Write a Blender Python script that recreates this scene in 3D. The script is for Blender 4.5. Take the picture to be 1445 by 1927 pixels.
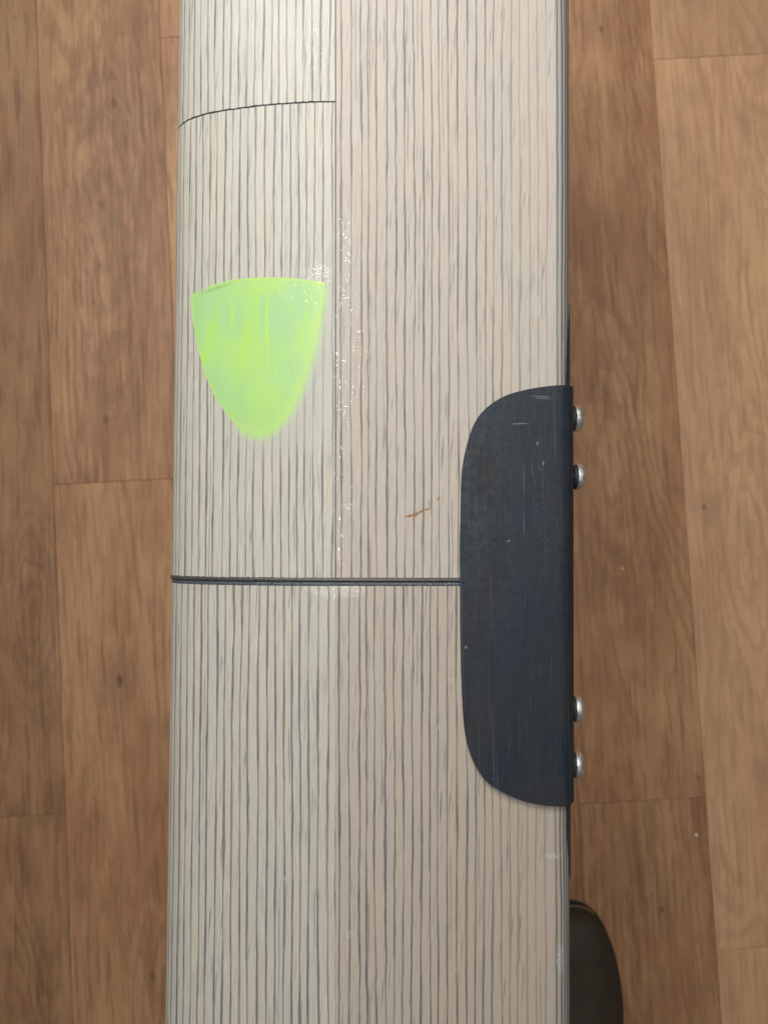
import bpy, bmesh, math, random
from mathutils import Vector
random.seed(7)
R = math.radians
scene = bpy.context.scene
for o in list(bpy.data.objects): bpy.data.objects.remove(o)

# ------------------------------------------------------------------ camera
cam_d = bpy.data.cameras.new('camera'); cam = bpy.data.objects.new('camera', cam_d)
scene.collection.objects.link(cam); scene.camera = cam
cam.location = (0, 0, 0.9); cam.rotation_euler = (R(2.5), 0, 0)
cam_d.sensor_fit = 'VERTICAL'; cam_d.sensor_height = 36; cam_d.sensor_width = 27
cam_d.lens = 1500 / 1927 * 36
cam_d.clip_start = 0.02; cam_d.clip_end = 60
cam_d.dof.use_dof = True; cam_d.dof.focus_distance = 0.502; cam_d.dof.aperture_fstop = 28.02 / 3.5
# ------------------------------------------------------------------ world and lamps
world = bpy.data.worlds.new('World'); scene.world = world; world.use_nodes = True
bg = world.node_tree.nodes['Background']
bg.inputs['Color'].default_value = (0.97, 0.99, 1.0, 1); bg.inputs['Strength'].default_value = 0.115
def area(name, loc, target, sx, sy, power, col):
    d = bpy.data.lights.new(name, 'AREA'); d.shape = 'RECTANGLE'; d.size = sx; d.size_y = sy
    d.energy = power; d.color = col
    o = bpy.data.objects.new(name, d); scene.collection.objects.link(o); o.location = loc
    o.rotation_euler = (Vector(target) - Vector(loc)).to_track_quat('-Z', 'Y').to_euler()
    d.spread = R(150) if name == 'window_light' else math.pi
    return o
area('ceiling_tube', (-0.17, 0.72, 2.4), (-0.17, 0.7201, 0), 0.05, 1.95, 25, (1.0, 0.985, 0.95))
area('window_light', (-0.30, 1.02, 1.28), (-0.02, 0.22, 0.4), 0.75, 0.5, 9.0, (1.0, 0.995, 0.975))
scene.view_settings.view_transform = 'Standard'; scene.view_settings.look = 'None'
scene.view_settings.exposure = 0.0; scene.view_settings.gamma = 1.0
scene.render.engine = 'CYCLES'

# ------------------------------------------------------------------ node helper
class N:
    def __init__(s, name):
        s.m = bpy.data.materials.new(name); s.m.use_nodes = True
        s.t = s.m.node_tree; s.n = s.t.nodes; s.b = s.n['Principled BSDF']
    def new(s, kind, **kw):
        x = s.n.new(kind)
        for k, v in kw.items(): setattr(x, k, v)
        return x
    def put(s, sock, v):
        if isinstance(v, bpy.types.NodeSocket): s.t.links.new(v, sock)
        elif v is not None: sock.default_value = v
    def math(s, op, a, b=None, c=None, clamp=False):
        x = s.new('ShaderNodeMath', operation=op, use_clamp=clamp)
        s.put(x.inputs[0], a); s.put(x.inputs[1], b); s.put(x.inputs[2], c)
        return x.outputs[0]
    def vec(s, x=0.0, y=0.0, z=0.0):
        c = s.new('ShaderNodeCombineXYZ')
        for i, v in enumerate((x, y, z)): s.put(c.inputs[i], v)
        return c.outputs[0]
    def noise(s, v, scale=1.0, detail=2.0, rough=0.5, dist=0.0):
        x = s.new('ShaderNodeTexNoise'); s.put(x.inputs['Vector'], v)
        x.inputs['Scale'].default_value = scale; x.inputs['Detail'].default_value = detail
        x.inputs['Roughness'].default_value = rough; x.inputs['Distortion'].default_value = dist
        return x.outputs['Fac']
    def ramp(s, v, lo, hi, a=0.0, b=1.0, smooth=True):
        x = s.new('ShaderNodeMapRange', interpolation_type='SMOOTHSTEP' if smooth else 'LINEAR', clamp=True)
        for i, k in enumerate((v, lo, hi, a, b)): s.put(x.inputs[i], k)
        return x.outputs[0]
    def mix(s, f, a, b, mode='MIX'):
        x = s.new('ShaderNodeMix', data_type='RGBA', blend_type=mode)
        s.put(x.inputs[0], f)
        for i, v in ((6, a), (7, b)):
            s.put(x.inputs[i], v if isinstance(v, bpy.types.NodeSocket) else (*v, 1.0))
        return x.outputs[2]
    def sep(s, v):
        x = s.new('ShaderNodeSeparateXYZ'); s.put(x.inputs[0], v); return x.outputs
    def ell(s, X, Y, cx, cy, rx, ry, ang=0.0, soft=0.35):
        """soft ellipse mask at a place on the surface"""
        ca, sa = math.cos(R(ang)), math.sin(R(ang))
        dx = s.math('SUBTRACT', X, cx); dy = s.math('SUBTRACT', Y, cy)
        a = s.math('ADD', s.math('MULTIPLY', dx, ca / rx), s.math('MULTIPLY', dy, sa / rx))
        b = s.math('ADD', s.math('MULTIPLY', dx, -sa / ry), s.math('MULTIPLY', dy, ca / ry))
        q = s.math('SQRT', s.math('ADD', s.math('MULTIPLY', a, a), s.math('MULTIPLY', b, b)))
        return s.ramp(q, 1.0 + soft, 1.0 - soft)
    def bump(s, h, strength, dist):
        x = s.new('ShaderNodeBump'); x.inputs['Strength'].default_value = strength
        x.inputs['Distance'].default_value = dist; s.put(x.inputs['Height'], h)
        return x.outputs[0]

# ------------------------------------------------------------------ materials
def mat_veneer():
    k = N('striped_veneer')
    uv = k.new('ShaderNodeUVMap', uv_map='grain').outputs[0]
    U, V, _ = k.sep(uv)                                   # millimetres across / along the board
    tint = k.new('ShaderNodeAttribute', attribute_type='OBJECT', attribute_name='tint').outputs['Fac']
    pos = k.new('ShaderNodeUVMap', uv_map='place').outputs[0]
    X, Y, _ = k.sep(pos)
    # slow wander of the stripes + small local wiggle
    w1 = k.math('MULTIPLY', k.math('SUBTRACT', k.noise(k.vec(k.math('MULTIPLY', U, .045), k.math('MULTIPLY', V, .007)), 1, 2), .5), 4.2)
    w2 = k.math('MULTIPLY', k.math('SUBTRACT', k.noise(k.vec(k.math('MULTIPLY', U, .16), k.math('MULTIPLY', V, .05)), 1, 2), .5), k.ramp(k.math('ABSOLUTE', k.math('ADD', X, 8.)), 14., 50., 1.5, .65))
    W = k.math('ADD', U, k.math('ADD', w1, w2))
    vo = k.new('ShaderNodeTexVoronoi', voronoi_dimensions='1D', feature='DISTANCE_TO_EDGE')
    k.put(vo.inputs['W'], k.math('DIVIDE', W, 5.6)); vo.inputs['Scale'].default_value = 1; vo.inputs['Randomness'].default_value = .42
    dist = k.math('MULTIPLY', vo.outputs['Distance'], 5.6)
    hw = k.ramp(k.noise(k.vec(k.math('MULTIPLY', U, .17), k.math('MULTIPLY', V, .016)), 1, 3, .55), .34, .68, .27, .74)
    bold = k.new('ShaderNodeAttribute', attribute_type='OBJECT', attribute_name='bold').outputs['Fac']
    hw = k.math('ADD', hw, bold)
    line = k.ramp(dist, k.math('ADD', hw, .22), k.math('SUBTRACT', hw, .22))
    stren = k.ramp(k.noise(k.vec(k.math('MULTIPLY', U, .13), k.math('MULTIPLY', V, .014), 7.3), 1, 3, .6), .30, .55, .72, 1.0)
    stren = k.math('MULTIPLY', stren, k.ramp(X, 50., 96., 1.0, .48))      # finer figure near the right edge
    inner = k.ramp(k.noise(k.vec(k.math('MULTIPLY', U, 2.3), k.math('MULTIPLY', V, .09), 3.1), 1, 2), .35, .66, .74, 1.0)
    line = k.math('MULTIPLY', k.math('MULTIPLY', line, stren), inner)
    # thin secondary lines
    vo2 = k.new('ShaderNodeTexVoronoi', voronoi_dimensions='1D', feature='DISTANCE_TO_EDGE')
    k.put(vo2.inputs['W'], k.math('ADD', k.math('DIVIDE', W, 7.9), 11.37)); vo2.inputs['Scale'].default_value = 1; vo2.inputs['Randomness'].default_value = 1
    l2 = k.ramp(k.math('MULTIPLY', vo2.outputs['Distance'], 7.9), .42, .10)
    l2 = k.math('MULTIPLY', l2, k.ramp(k.noise(k.vec(k.math('MULTIPLY', U, .2), k.math('MULTIPLY', V, .02), 1.7), 1, 3), .50, .64, 0., .72))
    # short slanting pores
    sl = k.math('ADD', U, k.math('MULTIPLY', V, -.06))
    po = k.noise(k.vec(k.math('MULTIPLY', sl, 1.7), k.math('MULTIPLY', V, .034), 4.4), 1, 1)
    po = k.math('MULTIPLY', k.ramp(po, .645, .73), k.ramp(k.noise(k.vec(k.math('MULTIPLY', U, .06), k.math('MULTIPLY', V, .02), 2.2), 1, 2), .38, .60, .24, .82))
        # base tone
    fib = k.noise(k.vec(k.math('MULTIPLY', U, 1.7), k.math('MULTIPLY', V, .045)), 1, 4, .65)
    slow = k.noise(k.vec(k.math('MULTIPLY', U, .11), k.math('MULTIPLY', V, .006), 5), 1, 2)
    cream = k.mix(k.ramp(slow, .35, .65), (.63, .63, .56), (.67, .65, .545))
    beige = k.mix(k.ramp(slow, .35, .65), (.56, .51, .44), (.60, .51, .425))
    base = k.mix(tint, cream, beige)
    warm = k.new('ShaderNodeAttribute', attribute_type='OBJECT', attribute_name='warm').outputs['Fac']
    base = k.mix(k.math('MULTIPLY', warm, k.ramp(X, -45., 105., .12, 1., smooth=False)), base, (.45, .345, .255))  # browner lower-right veneer, with fading light painted into the colour towards the right
    # the turn of the right edge shows tight end lines
    rim = k.ramp(U, 137.5, 139.5)
    vo3 = k.new('ShaderNodeTexVoronoi', voronoi_dimensions='1D', feature='DISTANCE_TO_EDGE')
    k.put(vo3.inputs['W'], k.math('ADD', k.math('DIVIDE', W, 2.6), 3.3)); vo3.inputs['Scale'].default_value = 1; vo3.inputs['Randomness'].default_value = .6
    l3 = k.math('MULTIPLY', k.ramp(k.math('MULTIPLY', vo3.outputs['Distance'], 2.6), .85, .45), k.math('MULTIPLY', rim, .95))
    base = k.mix(k.math('MULTIPLY', rim, .7), base, (.36, .36, .31))
    dark = k.math('MAXIMUM', k.math('MAXIMUM', line, l3), k.math('MAXIMUM', l2, po))
    base = k.mix(k.ramp(fib, .32, .70, .55, 0.), base, (.42, .36, .30))
    ora = k.noise(k.vec(k.math('MULTIPLY', U, .55), k.math('MULTIPLY', V, .012), 9), 1, 3)
    base = k.mix(k.ramp(ora, .60, .74, 0., .45), base, (.58, .38, .22))
    grit = k.noise(k.vec(k.math('MULTIPLY', U, 1.6), k.math('MULTIPLY', V, 1.1), 9), 1, 2, .7)
    base = k.mix(k.ramp(grit, .3, .7, .10, 0.), base, (.25, .20, .16))
    lc = k.mix(k.ramp(slow, .4, .6), (.095, .10, .116), (.112, .106, .10))
    col = k.mix(k.math('MULTIPLY', dark, .93), base, lc)
    # milky lacquer round the resin inlay, scuffs and the brown smear
    halo = k.math('MAXIMUM', k.ell(X, Y, -56, 122, 23, 58, -13, .42), k.ell(X, Y, -70, 82, 30, 24, 0, .45))
    col = k.mix(k.math('MULTIPLY', halo, .58), col, (.50, .49, .43))
    sd, _a, _b = k.sep(k.new('ShaderNodeUVMap', uv_map='stain').outputs[0])
    col = k.mix(k.ramp(sd, 5.2, 0., 0., .72), col, (.48, .69, .30))
    rag = k.noise(k.vec(k.math('MULTIPLY', X, .9), k.math('MULTIPLY', Y, .9)), 1, 3, .7)
    scu = None
    for e in ((-127.5, 130, 2.2, 3.0, 20), (-123.7, 105, 2.2, 4, 0), (-60.4, -206, 1.3, 2.4, 10), (95, 155, 3.0, 7.5, 5),
              (109.8, -252, 2.2, 9, 0), (42, -82, 1.2, 1.6, 0), (34.6, -111, .8, 2, 0), (105.5, -190, 4.5, 1.6, 0),
              (-20, -238, 2, 3, 0), (-98, -262, 1, 4, 20)):
        m = k.ell(X, Y, *e, soft=.5); scu = m if scu is None else k.math('MAXIMUM', scu, m)
    col = k.mix(k.math('MULTIPLY', k.math('MULTIPLY', scu, k.ramp(rag, .42, .66)), .5), col, (.74, .74, .74))
    br = None
    for e in ((16.0, 20.3, 2.6, .9, 12), (19.5, 21.3, 2.2, 1.3, 30), (23.0, 23.0, 3.2, .7, 28), (27.2, 24.6, 1.6, .7, 20), (34.1, 31.5, 1.3, .65, 40), (28.0, 29.0, .5, .5, 0), (28.3, 27.0, .3, 2.6, 8)):
        m = k.ell(X, Y, *e, soft=.4); br = m if br is None else k.math('MAXIMUM', br, m)
    col = k.mix(k.math('MULTIPLY', br, k.ramp(rag, .34, .55, .55, 1.)), col, (.27, .125, .035))
    k.put(k.b.inputs['Base Color'], col)
    k.b.inputs['Roughness'].default_value = .5
    h = k.math('ADD', k.math('MULTIPLY', dark, -.5), k.math('MULTIPLY', grit, .5))
    k.put(k.b.inputs['Normal'], k.bump(h, .25, .0003))
    # patchy wet gloss: broken sparkle under the ceiling tube
    patch = k.noise(k.vec(k.math('MULTIPLY', X, .03), k.math('MULTIPLY', Y, .026), 6), 1, 3, .6)
    fine = k.noise(k.vec(k.math('MULTIPLY', X, .62), k.math('MULTIPLY', Y, .42)), 1, 2, .6)
    wet = k.ell(X, Y, -52, 173, 15, 10, 0, .3)
    wet = k.math('MAXIMUM', wet, k.ell(X, Y, -37, -26, 22, 5, 0, .5))
    dew = None
    for e in ((-24, 132, 24, 50, 8), (-44, 30, 26, 46, -6), (-36, 192, 26, 18, 0), (-44, 322, 9, 18, 0)):
        m = k.ell(X, Y, *e, soft=.7); dew = m if dew is None else k.math('MAXIMUM', dew, m)
    clus = k.ramp(k.noise(k.vec(k.math('MULTIPLY', X, .11), k.math('MULTIPLY', Y, .075), 31), 1, 2, .6), .43, .58)
    wgt = k.math('MAXIMUM', k.math('MULTIPLY', k.ramp(patch, .50, .62, 0., .2), k.ramp(fine, .58, .68)), k.math('MULTIPLY', k.math('MULTIPLY', dew, clus), k.ramp(fine, .565, .65, 0., .7)))
    wgt = k.math('MAXIMUM', wgt, k.math('MULTIPLY', wet, k.ramp(fine, .38, .48)))
    k.put(k.b.inputs['Coat Weight'], wgt)
    k.b.inputs['Coat Roughness'].default_value = .04
    tiny = k.noise(k.vec(k.math('MULTIPLY', X, .8), k.math('MULTIPLY', Y, .55)), 1, 3, .6)
    k.put(k.b.inputs['Coat Normal'], k.bump(k.math('MULTIPLY', tiny, k.math('ADD', k.math('MULTIPLY', wet, .24), .066)), 1.0, .0006))
    return k.m

def mat_core():
    k = N('dark_glue_core'); co = k.new('ShaderNodeTexCoord').outputs['Object']
    n = k.noise(co, 300, 3)
    k.put(k.b.inputs['Base Color'], k.mix(n, (.05, .053, .064), (.11, .112, .125))); k.b.inputs['Roughness'].default_value = .6
    return k.m

def mat_plate():
    k = N('worn_black_plate'); co = k.new('ShaderNodeTexCoord').outputs['Object']
    mp = k.new('ShaderNodeVectorMath', operation='SCALE'); k.put(mp.inputs[0], co); mp.inputs['Scale'].default_value = 1000
    X, Y, Z = k.sep(mp.outputs[0])
    n1 = k.noise(k.vec(k.math('MULTIPLY', X, 1.4), k.math('MULTIPLY', Y, .02), Z), 1, 4, .7)
    n2 = k.noise(k.vec(k.math('MULTIPLY', X, .03), k.math('MULTIPLY', Y, .016), 2), 1, 3)
    n3 = k.noise(k.vec(k.math('MULTIPLY', X, .22), k.math('MULTIPLY', Y, .22), k.math('MULTIPLY', Z, .2)), 1, 5, .7)
    c = k.mix(k.ramp(n2, .36, .62), (.010, .019, .033), (.018, .021, .026))
    c = k.mix(k.ramp(n1, .45, .8, 0, .32), c, (.075, .08, .088))
    c = k.mix(k.ramp(n3, .62, .78, 0, .75), c, (.012, .012, .014))
    # long hairline scratches
    sc = None
    for (a, kx, ky, th) in ((.03, .9, .012, .80), (-.12, .8, .02, .81), (.2, .7, .03, .82)):
        sx = k.math('ADD', X, k.math('MULTIPLY', Y, a))
        m = k.ramp(k.noise(k.vec(k.math('MULTIPLY', sx, kx), k.math('MULTIPLY', Y, ky), a * 50), 1, 0), th, th + .03)
        sc = m if sc is None else k.math('MAXIMUM', sc, m)
    c = k.mix(k.math('MULTIPLY', sc, .12), c, (.22, .22, .23))
    mk = None
    for e in ((84.5, 78.4, 5.0, .33, 3), (97.5, 95.6, 6.0, .28, -3), (98.5, 94.4, 4.6, .26, -3), (95.5, 66, .7, 1.0, 0), (99, 53.6, .6, 1.2, 0), (87, 43, .12, 9, 0), (87, 16, .12, 7, 1), (51, -61, .8, .9, 0), (53.5, 73, .5, .6, 0), (77.5, 5, 1, .5, 30), (49, -112, 1.0, 2.2, 0)):
        m = k.ell(X, Y, *e, soft=.5); mk = m if mk is None else k.math('MAXIMUM', mk, m)
    c = k.mix(k.math('MULTIPLY', mk, .42), c, (.36, .36, .37))
    # rubbed zone close to the bend
    rub = k.math('MULTIPLY', k.ell(X, Y, 100, 28, 7, 42, 0, .6), k.ramp(k.noise(k.vec(k.math('MULTIPLY', X, 1.3), k.math('MULTIPLY', Y, .45), 8), 1, 3, .7), .58, .66))
    c = k.mix(k.math('MULTIPLY', rub, .28), c, (.26, .26, .27))
    k.put(k.b.inputs['Base Color'], c)
    k.put(k.b.inputs['Roughness'], k.ramp(k.math('ADD', n3, k.math('MULTIPLY', k.math('SUBTRACT', n2, .5), .8)), .3, .7, .38, .64)); k.b.inputs['Specular IOR Level'].default_value = .4
    h = k.math('ADD', k.math('MULTIPLY', n1, .6), k.math('MULTIPLY', n3, 1.2))
    k.put(k.b.inputs['Normal'], k.bump(h, .35, .0004))
    return k.m

def mat_simple(name, a, b, scale, rough, metal=0.0, bump=.1, spec=.5):
    k = N(name); co = k.new('ShaderNodeTexCoord').outputs['Object']
    n = k.noise(co, scale, 4, .6)
    k.put(k.b.inputs['Base Color'], k.mix(k.ramp(n, .3, .7), a, b))
    k.put(k.b.inputs['Roughness'], k.ramp(n, .3, .7, rough, rough + .14)); k.b.inputs['Metallic'].default_value = metal
    k.b.inputs['Specular IOR Level'].default_value = spec
    k.put(k.b.inputs['Normal'], k.bump(n, bump, .0005))
    return k.m

def mat_resin():
    k = N('lime_resin'); uv = k.new('ShaderNodeUVMap', uv_map='place').outputs[0]
    X, Y, _ = k.sep(uv)
    bend = k.math('MULTIPLY', k.math('MULTIPLY', k.math('SUBTRACT', X, -82.), k.math('SUBTRACT', Y, 170.)), .0045)
    xs = k.math('ADD', X, bend)
    clouds = k.noise(k.vec(k.math('MULTIPLY', X, .042), k.math('MULTIPLY', Y, .03), 2.6), 1, 2, .5)
    st = k.noise(k.vec(k.math('MULTIPLY', xs, .26), k.math('MULTIPLY', Y, .018), 5), 1, 4, .65)
    fine = k.noise(k.vec(k.math('MULTIPLY', xs, 1.2), k.math('MULTIPLY', Y, .03)), 1, 3, .7)
    c = k.mix(k.ramp(clouds, .28, .75), (.37, .64, .27), (.44, .73, .19))
    top = k.ramp(Y, 78., 150.)
    c = k.mix(k.math('MULTIPLY', top, k.ramp(clouds, .66, .36, 0., .30)), c, (.38, .62, .30))
    c = k.mix(k.ramp(st, .55, .67, 0., .8), c, (.46, .80, .04))
    for e in ((-86, 150, 5, 24, -6, .8), (-84, 166, 22, 6, 4, .55), (-80, 126, 10, 16, 0, .5), (-70, 84, 20, 14, 0, .55), (-92, 120, 3, 14, -4, .7)):
        m = k.ell(X, Y, *e[:5], soft=.7); c = k.mix(k.math('MULTIPLY', m, e[5] * .6), c, (.46, .78, .08))
    c = k.mix(k.ramp(fine, .35, .62, .32, 0.), c, (.36, .60, .20))
    edge = k.math('MULTIPLY', k.ell(X, Y, -107, 168.6, 11, 1.5, 12, .5), k.ramp(fine, .45, .6))
    c = k.mix(k.math('MULTIPLY', edge, .75), c, (.10, .13, .02))
    c = k.mix(.10, c, (.55, .72, .42))
    D1, D2, _ = k.sep(k.new('ShaderNodeUVMap', uv_map='rim').outputs[0])
    c = k.mix(k.ramp(D1, 9., 1., 0., .55), c, (.52, .72, .22))
    c = k.mix(k.ramp(D2, 3., .4, 0., .55), c, (.50, .74, .16))
    k.put(k.b.inputs['Base Color'], c)
    k.b.inputs['Subsurface Weight'].default_value = .0
    k.b.inputs['Subsurface Radius'].default_value = (.004, .006, .002); k.b.inputs['Subsurface Scale'].default_value = .5
    k.b.inputs['Roughness'].default_value = .42
    gl = k.noise(k.vec(k.math('MULTIPLY', X, .55), k.math('MULTIPLY', Y, .3)), 1, 2)
    k.put(k.b.inputs['Coat Weight'], k.math('MULTIPLY', k.ell(X, Y, -60, 164, 28, 12, 0, .6), k.ramp(gl, .5, .62)))
    k.b.inputs['Coat Roughness'].default_value = .08
    k.put(k.b.inputs['Coat Normal'], k.bump(gl, .8, .0006))
    k.put(k.b.inputs['Normal'], k.bump(fine, .2, .0003))
    return k.m

def mat_plank():
    k = N('wood_print_plank')
    co = k.new('ShaderNodeTexCoord').outputs['Object']; X, Y, Z = k.sep(co)
    oi = k.new('ShaderNodeObjectInfo').outputs['Random']
    tone = k.new('ShaderNodeAttribute', attribute_type='OBJECT', attribute_name='tone').outputs['Fac']
    off = k.math('MULTIPLY', oi, 37.0)
    warp = k.math('MULTIPLY', k.math('SUBTRACT', k.noise(k.vec(k.math('MULTIPLY', X, 18), k.math('MULTIPLY', Y, 7), off), 1, 3, .6), .5), .014)
    xw = k.math('ADD', X, warp)
    # contour lines of a stretched field make cathedral figure
    fld = k.noise(k.vec(k.math('MULTIPLY', xw, 10), k.math('MULTIPLY', Y, 1.7), off), 1, 1, .5)
    ring = k.math('ADD', k.math('MULTIPLY', k.math('SINE', k.math('MULTIPLY', fld, 150)), .5), .5)
    rm = k.ramp(k.noise(k.vec(k.math('MULTIPLY', X, 16), k.math('MULTIPLY', Y, 2.6), k.math('ADD', off, 5)), 1, 2), .40, .60)
    fl1 = k.noise(k.vec(k.math('MULTIPLY', xw, 210), k.math('MULTIPLY', Y, 11), off), 1, 3, .6)
    fl2 = k.noise(k.vec(k.math('MULTIPLY', xw, 420), k.math('MULTIPLY', Y, 34), k.math('ADD', off, 3)), 1, 2, .6)
    blot = k.noise(k.vec(k.math('MULTIPLY', X, 15), k.math('MULTIPLY', Y, 4.2), k.math('ADD', off, 9)), 1, 3, .55)
    hue = k.noise(k.vec(k.math('MULTIPLY', X, 24), k.math('MULTIPLY', Y, 3.5), k.math('ADD', off, 19)), 1, 2, .5)
    c = k.mix(k.ramp(blot, .30, .70), (.33, .152, .070), (.44, .24, .113))
    c = k.mix(k.ramp(hue, .52, .70, 0., .55), c, (.42, .205, .118))
    c = k.mix(k.math('MULTIPLY', k.math('MULTIPLY', k.ramp(ring, .40, .95), rm), .42), c, (.215, .10, .045))
    c = k.mix(k.ramp(fl1, .50, .70, 0., .72), c, (.20, .098, .050))
    c = k.mix(k.ramp(fl1, .46, .28, 0., .50), c, (.52, .31, .155))
    c = k.mix(k.ramp(fl2, .58, .72, 0., .30), c, (.15, .072, .038))
    # knots with rings round them, at their places on the floor
    fo = k.new('ShaderNodeTexCoord', object=bpy.data.objects['floor']).outputs['Object']; FX, FY, _ = k.sep(fo)
    mott = k.noise(k.vec(k.math('MULTIPLY', xw, 62), k.math('MULTIPLY', Y, 21), k.math('ADD', off, 29)), 1, 4, .65)
    c = k.mix(k.ramp(mott, .50, .68, 0., .36), c, (.20, .10, .052))
    c = k.mix(k.ramp(mott, .46, .30, 0., .30), c, (.50, .30, .15))
    wob = k.math('MULTIPLY', k.math('SUBTRACT', k.math('ADD', blot, mott), 1.), 2.6)
    for (cx, cy, rx, ry, lo_, hi_, amt) in ((-.3974, -.0538, .0075, .026, -9, -.3693, .36), (.470, .452, .0085, .026, .342, 9, .34), (-.305, .40, .013, .05, -.369, -.227, .35), (-.285, .53, .010, .042, -.369, -.227, .3), (.262, .10, .013, .05, .1995, .3418, .3), (.41, -.02, .011, .05, .342, 9, .35)):
        q = k.math('SQRT', k.math('ADD', k.math('POWER', k.math('ABSOLUTE', k.math('DIVIDE', k.math('SUBTRACT', FX, cx), rx)), 2.), k.math('POWER', k.math('ABSOLUTE', k.math('DIVIDE', k.math('SUBTRACT', FY, cy), ry)), 2.)))
        q = k.math('ADD', q, wob)
        rg = k.ramp(k.math('SINE', k.math('MULTIPLY', q, 6.3)), -.2, .9)
        mk = k.math('MULTIPLY', k.ramp(q, 6.5, 2.5), k.math('MULTIPLY', k.math('GREATER_THAN', FX, lo_), k.math('LESS_THAN', FX, hi_)))
        c = k.mix(k.math('MULTIPLY', k.math('MULTIPLY', rg, mk), amt), c, (.19, .09, .042))
    for (cx, cy, rx, ry, amt) in ((.3632, .0254, .0026, .0032, .95), (.2841, .5858, .0026, .0046, .7), (.285, -.4171, .0022, .0036, .7), (-.2797, -.4589, .003, .006, .6), (-.2836, .528, .004, .006, .7), (-.3036, .41, .004, .006, .5), (-.3071, .161, .0035, .005, .6), (.335, -.275, .002, .005, .6), (.262, -.02, .0018, .002, .5)):
        c = k.mix(k.math('MULTIPLY', k.ell(FX, FY, cx, cy, rx, ry, 15, .5), amt * (1. if amt > .9 else .7)), c, (.03, .018, .011))
        c = k.mix(k.math('MULTIPLY', k.ell(FX, FY, cx, cy, rx * 5, ry * 6, 8, .9), amt * .28), c, (.16, .08, .043))
    vo = k.new('ShaderNodeTexVoronoi', feature='F1'); k.put(vo.inputs['Vector'], k.vec(k.math('MULTIPLY', X, 13), k.math('MULTIPLY', Y, 6.2), off)); vo.inputs['Scale'].default_value = 1
    kn = k.math('ADD', vo.outputs['Distance'], k.math('MULTIPLY', k.math('SUBTRACT', fl1, .5), .05))
    pick = k.ramp(k.sep(vo.outputs['Color'])[0], .78, .82)
    c = k.mix(k.math('MULTIPLY', k.ramp(kn, .062, .024), k.math('MULTIPLY', pick, .75)), c, (.055, .03, .017))
    c = k.mix(k.math('MULTIPLY', k.ramp(kn, .32, .05), k.math('MULTIPLY', pick, .38)), c, (.17, .085, .045))
    pale = k.new('ShaderNodeAttribute', attribute_type='OBJECT', attribute_name='pale').outputs['Fac']
    c = k.mix(k.math('MULTIPLY', pale, .26), c, (.47, .325, .205))
    hs = k.new('ShaderNodeHueSaturation'); hs.inputs['Saturation'].default_value = .99; k.put(hs.inputs['Color'], c); k.put(hs.inputs['Value'], tone)
    k.put(k.b.inputs['Base Color'], hs.outputs[0])
    k.put(k.b.inputs['Roughness'], k.ramp(fl1, .3, .7, .45, .6)); k.b.inputs['Specular IOR Level'].default_value = .35
    k.put(k.b.inputs['Normal'], k.bump(fl1, .15, .0004))
    return k.m

M = dict(veneer=mat_veneer(), core=mat_core(), plate=mat_plate(), resin=mat_resin(), 
         bead=mat_simple('dark_rubber_bead', (.050, .048, .046), (.085, .08, .076), 500, .30, bump=.3),
         seal=mat_simple('grey_sealant', (.075, .085, .105), (.12, .13, .15), 700, .08, bump=1.0),
         steel=mat_simple('dull_steel', (.80, .78, .75), (.95, .94, .92), 350, .36, 1.0, .5),
         dark_steel=mat_simple('dark_washer', (.02, .02, .022), (.05, .048, .045), 600, .5, .3, .3),
         under=mat_simple('underlay', (.06, .04, .03), (.09, .06, .04), 40, .8),
         shoe=mat_simple('dark_shoe_upper', (.030, .020, .013), (.044, .031, .020), 60, .55, 0, .3, .3),
         shoe_sole=mat_simple('black_sole', (.018, .016, .013), (.03, .026, .02), 80, .7, 0, .3, .3),
         welt=mat_simple('yellow_welt', (.085, .058, .014), (.11, .075, .018), 200, .6),
         black_strip=mat_simple('black_strip', (.022, .023, .027), (.05, .05, .055), 300, .35, 0, .3),
         speck=mat_simple('pale_crumb', (.6, .58, .54), (.75, .72, .68), 900, .6))

def new_obj(name, me, mat, parent=None):
    o = bpy.data.objects.new(name, me); scene.collection.objects.link(o)
    if mat is not None and not me.materials: me.materials.append(mat)
    o.parent = parent
    return o
def mesh(name, vs, fs, smooth=True):
    me = bpy.data.meshes.new(name); me.from_pydata(vs, [], fs); me.update()
    bm = bmesh.new(); bm.from_mesh(me); bmesh.ops.recalc_face_normals(bm, faces=bm.faces); bm.to_mesh(me); bm.free()
    if smooth:
        for p in me.polygons: p.use_smooth = True
    return me
def bevel(o, w, seg=2, ang=35):
    b = o.modifiers.new('bevel', 'BEVEL'); b.width = w; b.segments = seg; b.limit_method = 'ANGLE'; b.angle_limit = R(ang)
    b.harden_normals = False
    return o
def sharp(me, ang=35):
    me.set_sharp_from_angle(angle=R(ang))

# ------------------------------------------------------------------ floor
PW = 0.14224; FYAW = R(3.1)
floor = new_obj('floor', mesh('floor', [(-4, -4, 0), (4, -4, 0), (4, 4, 0), (-4, 4, 0)], [(0, 1, 2, 3)], False), M['under'])
floor.location = (0, 0, -0.0045); floor.rotation_euler = (0, 0, FYAW); floor['kind'] = 'structure'
M['plank'] = mat_plank()
bm = bmesh.new(); bmesh.ops.create_cube(bm, size=1.0)
for v in bm.verts: v.co = Vector((v.co.x * (PW - .0003), v.co.y * (1.0 - .0003), v.co.z * .004))
bmesh.ops.bevel(bm, geom=[e for e in bm.edges if all(v.co.z > 0 for v in e.verts)], offset=.00035, segments=1, affect='EDGES')
plank_me = bpy.data.meshes.new('plank'); bm.to_mesh(plank_me); bm.free()
plank_me.materials.append(M['plank'])
ends = {-1: -.277, 0: .0902, 1: .6034, 4: -.2972, 5: .5466}
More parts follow.
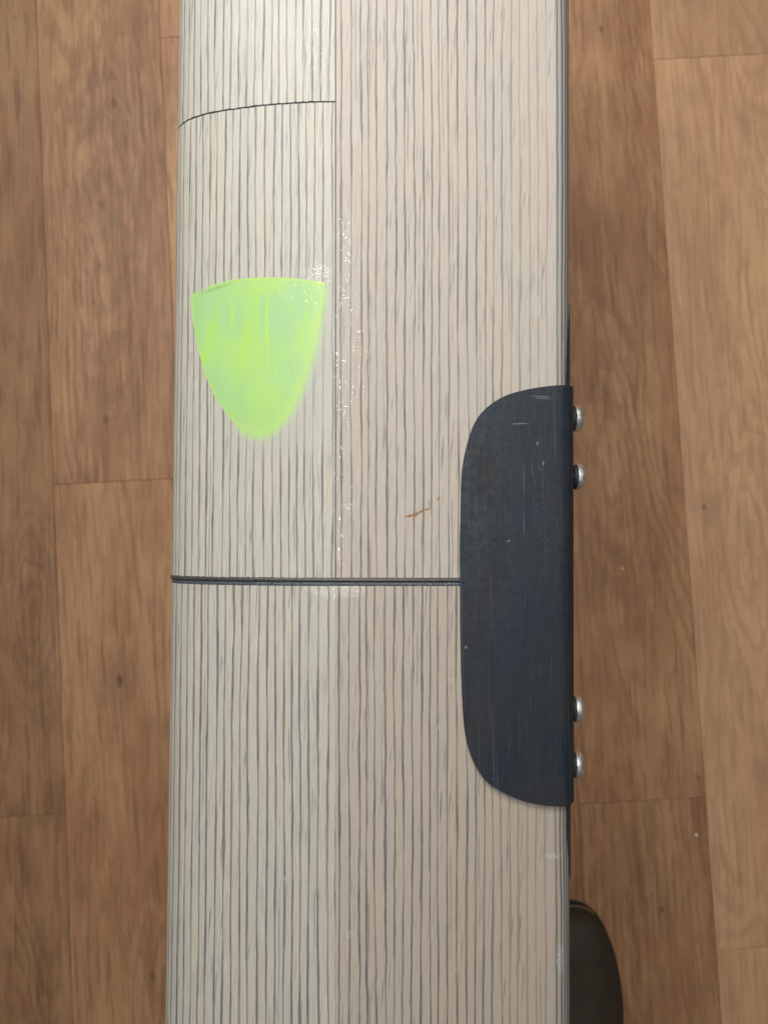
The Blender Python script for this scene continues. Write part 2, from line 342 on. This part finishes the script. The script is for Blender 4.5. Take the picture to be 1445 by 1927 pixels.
tones = {(-1, -1): .76, (-1, 0): .72, (-1, -2): .72, (0, 0): .90, (0, -1): .95, (1, 0): 1.02, (1, -1): 1.02, (4, 0): 1.02, (4, -1): .94, (4, -2): .96, (5, -1): 1.32, (5, 0): 1.2, (5, -2): 1.28, (3, 0): .9, (3, -1): .82}
for i in range(-9, 14):
    e0 = ends.get(i, random.uniform(-.5, .5))
    for j in range(-2, 2):
        o = new_obj('plank', plank_me, None, floor)
        L = 1.0 if i != 5 else 1.0105
        o.location = (-.3693 + PW * (i + .5), e0 + (j + .5) * L, .0045 - .002)
        o.scale = (1, L, 1)
        o['pale'] = 1.0 if i == 5 else .1
        o['tone'] = tones.get((i, j), random.uniform(.85, 1.08))

# ------------------------------------------------------------------ board profile (mm, top plane z = 0)
ctrl = [(-105, -70), (-120, -69.5), (-132, -66), (-139, -60), (-142.4, -52), (-143.2, -45), (-142.9, -39), (-141.5, -34.2), (-138.4, -29.2), (-132, -22.9),
        (-121, -16.4), (-110, -12.2), (-100, -9.4), (-84, -5.6), (-66.5, -2.7), (-48, -.75), (-32, 0)]
def catmull(P, n):
    out = []
    for i in range(len(P) - 1):
        p0 = P[max(i - 1, 0)]; p1 = P[i]; p2 = P[i + 1]; p3 = P[min(i + 2, len(P) - 1)]
        for j in range(n):
            t = j / n
            out.append(tuple(.5 * (2 * p1[a] + (p2[a] - p0[a]) * t + (2 * p0[a] - 5 * p1[a] + 4 * p2[a] - p3[a]) * t * t + (3 * p1[a] - p0[a] - 3 * p2[a] + p3[a]) * t ** 3) for a in (0, 1)))
    out.append(P[-1]); return out
prof = catmull(ctrl, 4)
x = -32.0
while x < 108: x += 4; prof.append((min(x, 109.7), 0.0))
if prof[-1][0] < 109.7: prof.append((109.7, 0.0))
for a in range(9, 91, 9): prof.append((109.7 + 8 * math.sin(R(a)), -8 + 8 * math.cos(R(a))))
for z in (-16, -26, -38, -50, -60): prof.append((117.7, z))
for a in range(18, 91, 18): prof.append((107.7 + 10 * math.cos(R(a)), -60 - 10 * math.sin(R(a))))
NP = len(prof)
arc = [0.0]
for i in range(1, NP): arc.append(arc[-1] + math.dist(prof[i], prof[i - 1]))
nor = []
for i in range(NP):
    a = prof[max(i - 1, 0)]; b = prof[min(i + 1, NP - 1)]
    dx, dz = b[0] - a[0], b[1] - a[1]; l = math.hypot(dx, dz); nor.append((-dz / l, dx / l))
def at_s(s):
    """point and outward normal on the profile at arc length s"""
    s = min(max(s, 0), arc[-1])
    for i in range(1, NP):
        if arc[i] >= s: break
    t = (s - arc[i - 1]) / (arc[i] - arc[i - 1])
    p = [prof[i - 1][a] + t * (prof[i][a] - prof[i - 1][a]) for a in (0, 1)]
    n = [nor[i - 1][a] + t * (nor[i][a] - nor[i - 1][a]) for a in (0, 1)]
    return p, n
S0 = arc[[i for i, p in enumerate(prof) if p[0] == -32 and p[1] == 0][0]] + 1.8      # arc length at x = -30.2
def s_of_x(x):                                       # on the upper side
    if x >= -32: return S0 + (x + 30.2)
    best = None
    for i in range(1, NP):
        if prof[i][1] > -36 and prof[i - 1][0] <= x <= prof[i][0] and prof[i][0] < 0:
            t = (x - prof[i - 1][0]) / (prof[i][0] - prof[i - 1][0] + 1e-9); return arc[i - 1] + t * (arc[i] - arc[i - 1])
    return S0
ZB = 70.0                                            # root sits under the board
def P3(s, y, h):
    p, n = at_s(s)
    return ((p[0] + n[0] * h) / 1000, y / 1000, (p[1] + n[1] * h + ZB) / 1000)
def seam_s(y): return S0 - .0077 * (y + 20)
def fan(s): 
    return max(0., 1 - (S0 - s) / (S0 - 40)) if s < S0 else max(0., 1 - (s - S0) / 150)
JSK = .0052                                          # joint and cut run a hair off square
def skew(s): 
    return at_s(s)[0][0] * JSK

board = bpy.data.objects.new('wooden_board', None); scene.collection.objects.link(board)
board.location = (0, 0, .4 - ZB / 1000); board.rotation_euler = (R(.7), 0, R(-.34)); board.empty_display_size = .05
board['label'] = 'long pale wooden board with dark stripes, rounded left edge, green inlay and black plate'
board['category'] = 'board'

INLAY = [(-128.1, 166.1), (-122.0, 167.7), (-112.5, 170.1), (-97.9, 172.2), (-80.1, 172.6), (-62.8, 171.5), (-49.1, 169.9), (-38.2, 167.7), (-38.4, 162.6), (-40.1, 147.3), (-43.0, 130.4), (-48.5, 110.2), (-55.2, 92.7), (-61.9, 81.6), (-68.7, 74.6), (-75.5, 70.7), (-82.4, 70.1), (-91.3, 74.4), (-100.4, 83.5), (-109.6, 96.6), (-117.3, 112.7), (-123.5, 134.4), (-127.1, 152.5)]
def edge_dist(p, P):
    best = 1e9
    for a, b in zip(P[:-1], P[1:]):
        d = (b[0] - a[0], b[1] - a[1]); t = max(0, min(1, ((p[0] - a[0]) * d[0] + (p[1] - a[1]) * d[1]) / (d[0] ** 2 + d[1] ** 2)))
        best = min(best, math.dist(p, (a[0] + d[0] * t, a[1] + d[1] * t)))
    return best
SOFT = INLAY[8:18]; HARD = INLAY[17:] + INLAY[:8]

def sheet(name, s_lo, s_hi, y_lo, y_hi, h_in, h_out, mat, parent, ns=40, ny=24, ushift=0.0, vshift=0.0, jit=0.0, stain=False, skl=True, skh=True):
    """a bent sheet on the board's profile; s_lo/s_hi may depend on y, y_lo/y_hi get the joint's skew"""
    fl = s_lo if callable(s_lo) else (lambda y: s_lo)
    fh = s_hi if callable(s_hi) else (lambda y: s_hi)
    cols = []
    a0, b0 = fl(0), fh(0)
    vs, fs, grain, place, stn_ = [], [], [], [], []
    rj = random.Random(len(name) + int(abs(y_lo)))
    jl = [rj.uniform(-jit, jit) for _ in range(ns + 1)]; jh = [rj.uniform(-jit, jit) for _ in range(ns + 1)]
    for layer, h in ((0, h_out), (1, h_in)):
        for i in range(ns + 1):
            for j in range(ny + 1):
                f = i / ns
                ym = y_lo + (y_hi - y_lo) * j / ny
                s = fl(ym) + (fh(ym) - fl(ym)) * f
                ya = y_lo + (skew(s) if skl else 0) + jl[i]; yb = y_hi + (skew(s) if skh else 0) + jh[i]
                y = ya + (yb - ya) * j / ny
                vs.append(P3(s, y, h))
                grain.append((s - S0 + .0077 * (y + 20) * fan(s) + ushift, y + vshift))
                px_ = at_s(s)[0][0]; place.append((px_, y))
                near = stain and layer == 0 and -105 < px_ < -25 and 55 < y < 172
                stn_.append((edge_dist((px_, y), SOFT) if near else 60.0, 0.0))
    K = (ns + 1) * (ny + 1); id_ = lambda l, i, j: l * K + i * (ny + 1) + j
    for i in range(ns):
        for j in range(ny):
            fs.append((id_(0, i, j), id_(0, i + 1, j), id_(0, i + 1, j + 1), id_(0, i, j + 1)))
            fs.append((id_(1, i, j), id_(1, i, j + 1), id_(1, i + 1, j + 1), id_(1, i + 1, j)))
    for i in range(ns):
        fs.append((id_(0, i, 0), id_(1, i, 0), id_(1, i + 1, 0), id_(0, i + 1, 0)))
        fs.append((id_(0, i, ny), id_(0, i + 1, ny), id_(1, i + 1, ny), id_(1, i, ny)))
    for j in range(ny):
        fs.append((id_(0, 0, j), id_(0, 0, j + 1), id_(1, 0, j + 1), id_(1, 0, j)))
        fs.append((id_(0, ns, j), id_(1, ns, j), id_(1, ns, j + 1), id_(0, ns, j + 1)))
    me = mesh(name, vs, fs)
    for nm, data in (('grain', grain), ('place', place), ('stain', stn_)):
        ul = me.uv_layers.new(name=nm)
        for lp in me.loops: ul.data[lp.index].uv = data[lp.vertex_index]
    sharp(me)
    return new_obj(name, me, mat, parent)

def core(name, y_lo, y_hi):
    vs, fs = [], []
    for k, y in enumerate((y_lo, y_hi)):
        for i in range(NP): 
            q = P3(arc[i], y + skew(arc[i]), -.65); vs.append(q)
    for i in range(NP - 1): fs.append((i, i + 1, NP + i + 1, NP + i))
    fs.append((NP - 1, 0, NP, 2 * NP - 1))
    fs.append(tuple(range(NP))); fs.append(tuple(range(2 * NP - 1, NP - 1, -1)))
    me = mesh(name, vs, fs); sharp(me)
    return new_obj(name, me, M['core'], board)

YJ = -18.6
SE = arc[-1]
up = core('board_section', YJ, 620); up['label'] = 'upper section of the board with the green inlay'
lo = core('board_section', -620, YJ - 5.0); lo['label'] = 'lower section of the board below the dark joint'
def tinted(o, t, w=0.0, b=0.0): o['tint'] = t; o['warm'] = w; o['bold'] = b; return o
tinted(sheet('veneer_panel', 0.0, lambda y: seam_s(y) - .38, 285.3, 620, -.65, 0, M['veneer'], up, 70, 12, 2.1, 830, .3, skh=False), .0)
tinted(sheet('veneer_panel', 0.0, lambda y: seam_s(y) - .38, YJ + .1, 284.1, -.65, -.02, M['veneer'], up, 150, 150, 0, 0, .2, stain=True), .12)
tinted(sheet('veneer_panel', lambda y: seam_s(y) + .38, SE, YJ + .1, 620, -.65, -.05, M['veneer'], up, 70, 24, 0, 300, .04, skh=False), 1.0)
tinted(sheet('veneer_panel', 0.0, lambda y: seam_s(y) - .05, -620, YJ - 5.1, -.65, -.12, M['veneer'], lo, 70, 24, 2.7, 140, .06, skl=False), .34, .0, .10)
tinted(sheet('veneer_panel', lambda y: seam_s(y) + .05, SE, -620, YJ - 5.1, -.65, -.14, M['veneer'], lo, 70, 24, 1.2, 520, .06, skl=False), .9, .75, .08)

# dark bead and sealant in the joint
def sweep(name, yc, w, h0, h1, mat, seg=8, s_hi=None):
    ring = [(-w, -.65)] + [(-w * math.cos(math.pi * k / seg), h0 + (h1 - h0) * math.sin(math.pi * k / seg)) for k in range(seg + 1)] + [(w, -.65)]
    vs, fs = [], []; n = len(ring); st = [k * 2.0 for k in range(int((s_hi or SE) / 2.0))]
    r = random.Random(3)
    for s in st:
        dj = r.uniform(-.07, .07); hj = r.uniform(-.06, .06)
        for (dy, h) in ring: vs.append(P3(s, yc + skew(s) + dy + dj, h + (hj if h > -.6 else 0)))
    for i in range(len(st) - 1):
        for k in range(n - 1): fs.append((i * n + k, i * n + k + 1, (i + 1) * n + k + 1, (i + 1) * n + k))
        fs.append((i * n + n - 1, i * n, (i + 1) * n, (i + 1) * n + n - 1))
    fs.append(tuple(range(n))); fs.append(tuple((len(st) - 1) * n + k for k in range(n - 1, -1, -1)))
    return new_obj(name, mesh(name, vs, fs), mat, board)
sweep('joint_bead', YJ - 1.35, 1.38, -.15, .95, M['bead'])
sweep('sealant_strip', YJ - 3.85, 1.22, -.35, -.12, M['seal'], 4)

# ------------------------------------------------------------------ lime resin inlay, shaped like a blunt tooth
def inlay():
    ys = sorted(set([70.15 + (172.4 - 70.15) * (.5 - .5 * math.cos(math.pi * k / 44)) for k in range(45)] + [166.1, 167.7]))
    rows = []
    n = len(INLAY)
    for y in ys:
        xs = []
        for i in range(n):
            a, b = INLAY[i], INLAY[(i + 1) % n]
            if (a[1] - y) * (b[1] - y) <= 0 and a[1] != b[1]: xs.append(a[0] + (b[0] - a[0]) * (y - a[1]) / (b[1] - a[1]))
        rows.append((y, min(xs), max(xs)))
    nc = 28; vs, fs, pl = [], [], []
    for h in (.05, -.4):
        for (y, a, b) in rows:
            for c in range(nc + 1):
                x_ = a + (b - a) * c / nc; vs.append(P3(s_of_x(x_), y, h)); pl.append((x_, y))
    K = len(rows) * (nc + 1); g = lambda l, r, c: l * K + r * (nc + 1) + c
    for r in range(len(rows) - 1):
        for c in range(nc):
            fs.append((g(0, r, c), g(0, r, c + 1), g(0, r + 1, c + 1), g(0, r + 1, c)))
            fs.append((g(1, r, c), g(1, r + 1, c), g(1, r + 1, c + 1), g(1, r, c + 1)))
        fs.append((g(0, r, 0), g(0, r + 1, 0), g(1, r + 1, 0), g(1, r, 0)))
        fs.append((g(0, r, nc), g(1, r, nc), g(1, r + 1, nc), g(0, r + 1, nc)))
    L = len(rows) - 1
    for c in range(nc):
        fs.append((g(0, 0, c), g(1, 0, c), g(1, 0, c + 1), g(0, 0, c + 1)))
        fs.append((g(0, L, c), g(0, L, c + 1), g(1, L, c + 1), g(1, L, c)))
    rim = [(edge_dist(q, SOFT), edge_dist(q, HARD)) for q in pl]
    me = mesh('resin_inlay', vs, fs); rl = me.uv_layers.new(name='rim')
    for lp in me.loops: rl.data[lp.index].uv = rim[lp.vertex_index]
    ul = me.uv_layers.new(name='place')
    for lp in me.loops: ul.data[lp.index].uv = pl[lp.vertex_index]
    sharp(me)
    o = new_obj('resin_inlay', me, M['resin'], board); o['label'] = 'lime green translucent resin inlay shaped like a blunt tooth'
    bevel(o, .00006, 1, 40)
    return o
inlay()

# ------------------------------------------------------------------ black splice plate bent over the right edge
top_pts = [(47.3, 2), (47.6, 20), (48.1, 43), (50.4, 60), (55.2, 76.5), (61.9, 86.6), (73.5, 95), (86.8, 99.4), (105.2, 102.5), (120, 103), (140, 103), (170, 101), (178, 96)]
bot_pts = [(47.3, -8), (47.6, -40), (48.2, -72), (49.8, -105), (52.4, -121.4), (55.8, -131), (62.3, -141.5), (72.2, -149), (86.9, -155.3), (101.7, -158.2), (111.5, -158.5), (118, -157.5), (140, -157), (170, -155), (178, -150)]
def spl(pts, x):
    for i in range(len(pts) - 1):
        if pts[i][0] <= x <= pts[i + 1][0]: break
    g = lambda k: (pts[k + 1][1] - pts[k - 1][1]) / (pts[k + 1][0] - pts[k - 1][0]) if 0 < k < len(pts) - 1 else (pts[min(k + 1, len(pts) - 1)][1] - pts[max(k - 1, 0)][1]) / (pts[min(k + 1, len(pts) - 1)][0] - pts[max(k - 1, 0)][0])
    x0, y0 = pts[i]; x1, y1 = pts[i + 1]; d = x1 - x0; t = (x - x0) / d
    s0, s1 = (y1 - y0) / d, (y1 - y0) / d
    m0, m1 = g(i), g(i + 1)
    lim = 3 * abs(s0); m0 = max(-lim, min(lim, m0)); m1 = max(-lim, min(lim, m1))
    return y0 * (2 * t ** 3 - 3 * t * t + 1) + m0 * d * (t ** 3 - 2 * t * t + t) + y1 * (-2 * t ** 3 + 3 * t * t) + m1 * d * (t ** 3 - t * t)
def plate(name, x_list, ft, fb, h0, h1, mat, ny, parent):
    vs, fs = [], []; nx = len(x_list)
    for h in (h1, h0):
        for xv in x_list:
            a, b = fb(xv), ft(xv)
            for j in range(ny + 1):
                vs.append(P3(S0 + xv + 30.2, a + (b - a) * j / ny, h + (.45 - .9 * (max(0, min(xv, 122) - 62) / 60) ** 2 if h > 2 else 0)))
    K = nx * (ny + 1); g = lambda l, i, j: l * K + i * (ny + 1) + j
    for i in range(nx - 1):
        for j in range(ny):
            fs.append((g(0, i, j), g(0, i + 1, j), g(0, i + 1, j + 1), g(0, i, j + 1)))
            fs.append((g(1, i, j), g(1, i, j + 1), g(1, i + 1, j + 1), g(1, i + 1, j)))
        fs.append((g(0, i, 0), g(1, i, 0), g(1, i + 1, 0), g(0, i + 1, 0)))
        fs.append((g(0, i, ny), g(0, i + 1, ny), g(1, i + 1, ny), g(1, i, ny)))
    for j in range(ny):
        fs.append((g(0, 0, j), g(0, 0, j + 1), g(1, 0, j + 1), g(1, 0, j)))
        fs.append((g(0, nx - 1, j), g(1, nx - 1, j), g(1, nx - 1, j + 1), g(0, nx - 1, j + 1)))
    me = mesh(name, vs, fs); sharp(me, 40)
    return new_obj(name, me, mat, parent)
xl = [47.3 + .35 * k for k in range(10)] + [51 + 1.0 * k for k in range(14)] + [65.5 + 2.2 * k for k in range(21)]
xl += [111 + .8 * k for k in range(15)] + [126 + 3 * k for k in range(17)] + [176, 178]
pl = plate('splice_plate', xl, lambda v: spl(top_pts, v), lambda v: spl(bot_pts, v), .02, 3.0, M['plate'], 40, board)
pl['label'] = 'scratched black plate with rounded corners bolted over the right edge'
bevel(pl, .0009, 3, 40)
# thin dark strip under the plate, longer than it, on the turn of the edge
st_x = [114.3 + .5 * k for k in range(25)] + [128 + 4 * k for k in range(10)]
def tip(v): return min(1.0, max(0.0, (v - 114.3) / 4.0)) ** .5
ns_ = plate('edge_strip', st_x, lambda v: 108 + 48 * tip(v), lambda v: -163 - 42 * tip(v), .02, .6, M['black_strip'], 30, board)
ns_['label'] = 'narrow black strip along the right edge under the plate'

# ------------------------------------------------------------------ bolts in the side of the plate
def lathe(name, rz, mat, n=28):
    """profile (radius, height) revolved about local X, height along +X"""
    vs, fs = [], []
    for (r, z) in rz:
        for k in range(n):
            a = 2 * math.pi * k / n; vs.append((z, r * math.cos(a), r * math.sin(a)))
    for i in range(len(rz) - 1):
        for k in range(n): fs.append((i * n + k, i * n + (k + 1) % n, (i + 1) * n + (k + 1) % n, (i + 1) * n + k))
    fs.append(tuple(range(n))); fs.append(tuple((len(rz) - 1) * n + k for k in range(n)))
    me = mesh(name, vs, fs); sharp(me, 50); return me
head_me = lathe('bolt', [(3.0, -2), (3.0, .2), (7.9, .2), (8.45, .6), (8.5, 2.8), (8.25, 3.8), (7.5, 4.7), (6.2, 5.4), (4.6, 5.9), (3.0, 6.1), (2.9, 3.6), (.01, 3.5)], M['steel'])
wash_me = lathe('washer', [(3.2, -.1), (7.6, -.1), (7.8, .1), (7.8, 1.1), (7.6, 1.2), (3.2, 1.2)], M['dark_steel'])
for me in (head_me, wash_me):
    for v in me.vertices: v.co *= .001
head_me.materials.append(M['steel']); wash_me.materials.append(M['dark_steel'])
names = ('top', 'second', 'third', 'bottom')
for i, (y, ex, dz) in enumerate(((84.6, 0, -16), (46.6, 1.0, -15.5), (-102.6, .2, -16), (-138.0, .1, -16))):
    b = new_obj('bolt', head_me, None, pl); b.location = ((120.75 + 1.15 + ex + .3) / 1000, y / 1000, (dz + ZB) / 1000)
    b.rotation_euler = (random.uniform(0, 6), R(random.uniform(-2, 2)), R(random.uniform(-2, 2)))
    w = new_obj('washer', wash_me, None, pl); w.location = ((120.75 + ex) / 1000, y / 1000, (dz + ZB) / 1000)

# ------------------------------------------------------------------ shoe on the floor
shoe = bpy.data.objects.new('shoe', None); scene.collection.objects.link(shoe); shoe.empty_display_size = .05
shoe.location = (.2025, -.3895, 0.0); shoe.rotation_euler = (0, 0, R(1.0))
shoe['label'] = 'dark shoe toe with a thin yellow rim on the floor beside the board'; shoe['category'] = 'shoe'
#            d from tip, half width, centre shift, height of upper
stn = [(0, .004, 0, .018), (.0015, .0135, 0, .026), (.005, .021, 0, .034), (.012, .0295, 0, .041), (.025, .0375, .000, .047), (.045, .0440, .000, .051), (.07, .0485, 0, .054), (.10, .0510, -.001, .060), (.13, .0500, -.003, .070), (.16, .0455, -.004, .084), (.19, .0415, -.004, .095), (.22, .040, -.003, .100), (.25, .038, -.002, .101), (.272, .031, -.001, .099), (.283, .018, 0, .094), (.287, .006, 0, .085)]
def loft(name, z0, zf, mat, grow=0.0, n=20, d_lo=0.0, d_hi=9, power=.55):
    vs, fs = [], []; rows = [s for s in stn if d_lo <= s[0] <= d_hi]
    for (d, w, c, h) in rows:
        top = zf(h)
        for k in range(n + 1):
            a = math.pi * k / n
            cx = math.copysign(abs(math.cos(a)) ** .75, math.cos(a)); sz = math.sin(a) ** power
            vs.append((c + (w + grow) * cx, -d + (grow if d < .01 else -grow if d > .28 else 0), z0 + (top - z0) * sz))
    m = n + 1
    for i in range(len(rows) - 1):
        for k in range(n): fs.append((i * m + k, i * m + k + 1, (i + 1) * m + k + 1, (i + 1) * m + k))
        fs.append((i * m + n, i * m, (i + 1) * m, (i + 1) * m + n))
    fs.append(tuple(range(m))); fs.append(tuple((len(rows) - 1) * m + k for k in range(m - 1, -1, -1)))
    o = new_obj(name, mesh(name, vs, fs), mat, shoe)
    sd = o.modifiers.new('subdivision', 'SUBSURF'); sd.levels = 1; sd.render_levels = 2
    return o
loft('upper', .018, lambda h: h, M['shoe'])
loft('sole', .0015, lambda h: .016, M['shoe_sole'], .001, power=.12)
loft('toe_rim', .0155, lambda h: .0195, M['welt'], 0.0016, power=.2, d_hi=.014)
# collar round the foot opening
vs, fs = [], []; m = 24
for k in range(m):
    a = 2 * math.pi * k / m; cx, cy = math.cos(a), math.sin(a)
    for q in range(8):
        b = 2 * math.pi * q / 8
        vs.append((-.003 + (.027 + .005 * math.cos(b)) * cx, -.222 + (.05 + .005 * math.cos(b)) * cy, .1005 + .006 * math.sin(b)))
for k in range(m):
    for q in range(8): fs.append((k * 8 + q, k * 8 + (q + 1) % 8, ((k + 1) % m) * 8 + (q + 1) % 8, ((k + 1) % m) * 8 + q))
new_obj('collar', mesh('collar', vs, fs), M['shoe_sole'], shoe)

# ------------------------------------------------------------------ crumbs on the floor
def crumb(x_, y_, r, label):
    bm = bmesh.new(); bmesh.ops.create_icosphere(bm, subdivisions=2, radius=r)
    rr = random.Random(int(x_ * 1e4))
    for v in bm.verts: v.co = Vector((v.co.x * .8, v.co.y * 1.3, v.co.z * .6)) * rr.uniform(.8, 1.15)
    me = bpy.data.meshes.new('crumb'); bm.to_mesh(me); bm.free()
    o = new_obj('crumb', me, M['speck']); c, s = math.cos(FYAW), math.sin(FYAW)
    o.location = (x_ * c - y_ * s, x_ * s + y_ * c, r * .5)
    o['label'] = label; o['category'] = 'crumb'; o['group'] = 'pale crumbs on the floor'
crumb(.3283, -.3378, .0018, 'tiny white crumb on the floor below the plank end by the lowest bolt')
crumb(.2668, -.039, .0012, 'tiniest pale crumb on the floor right of the middle of the black plate')
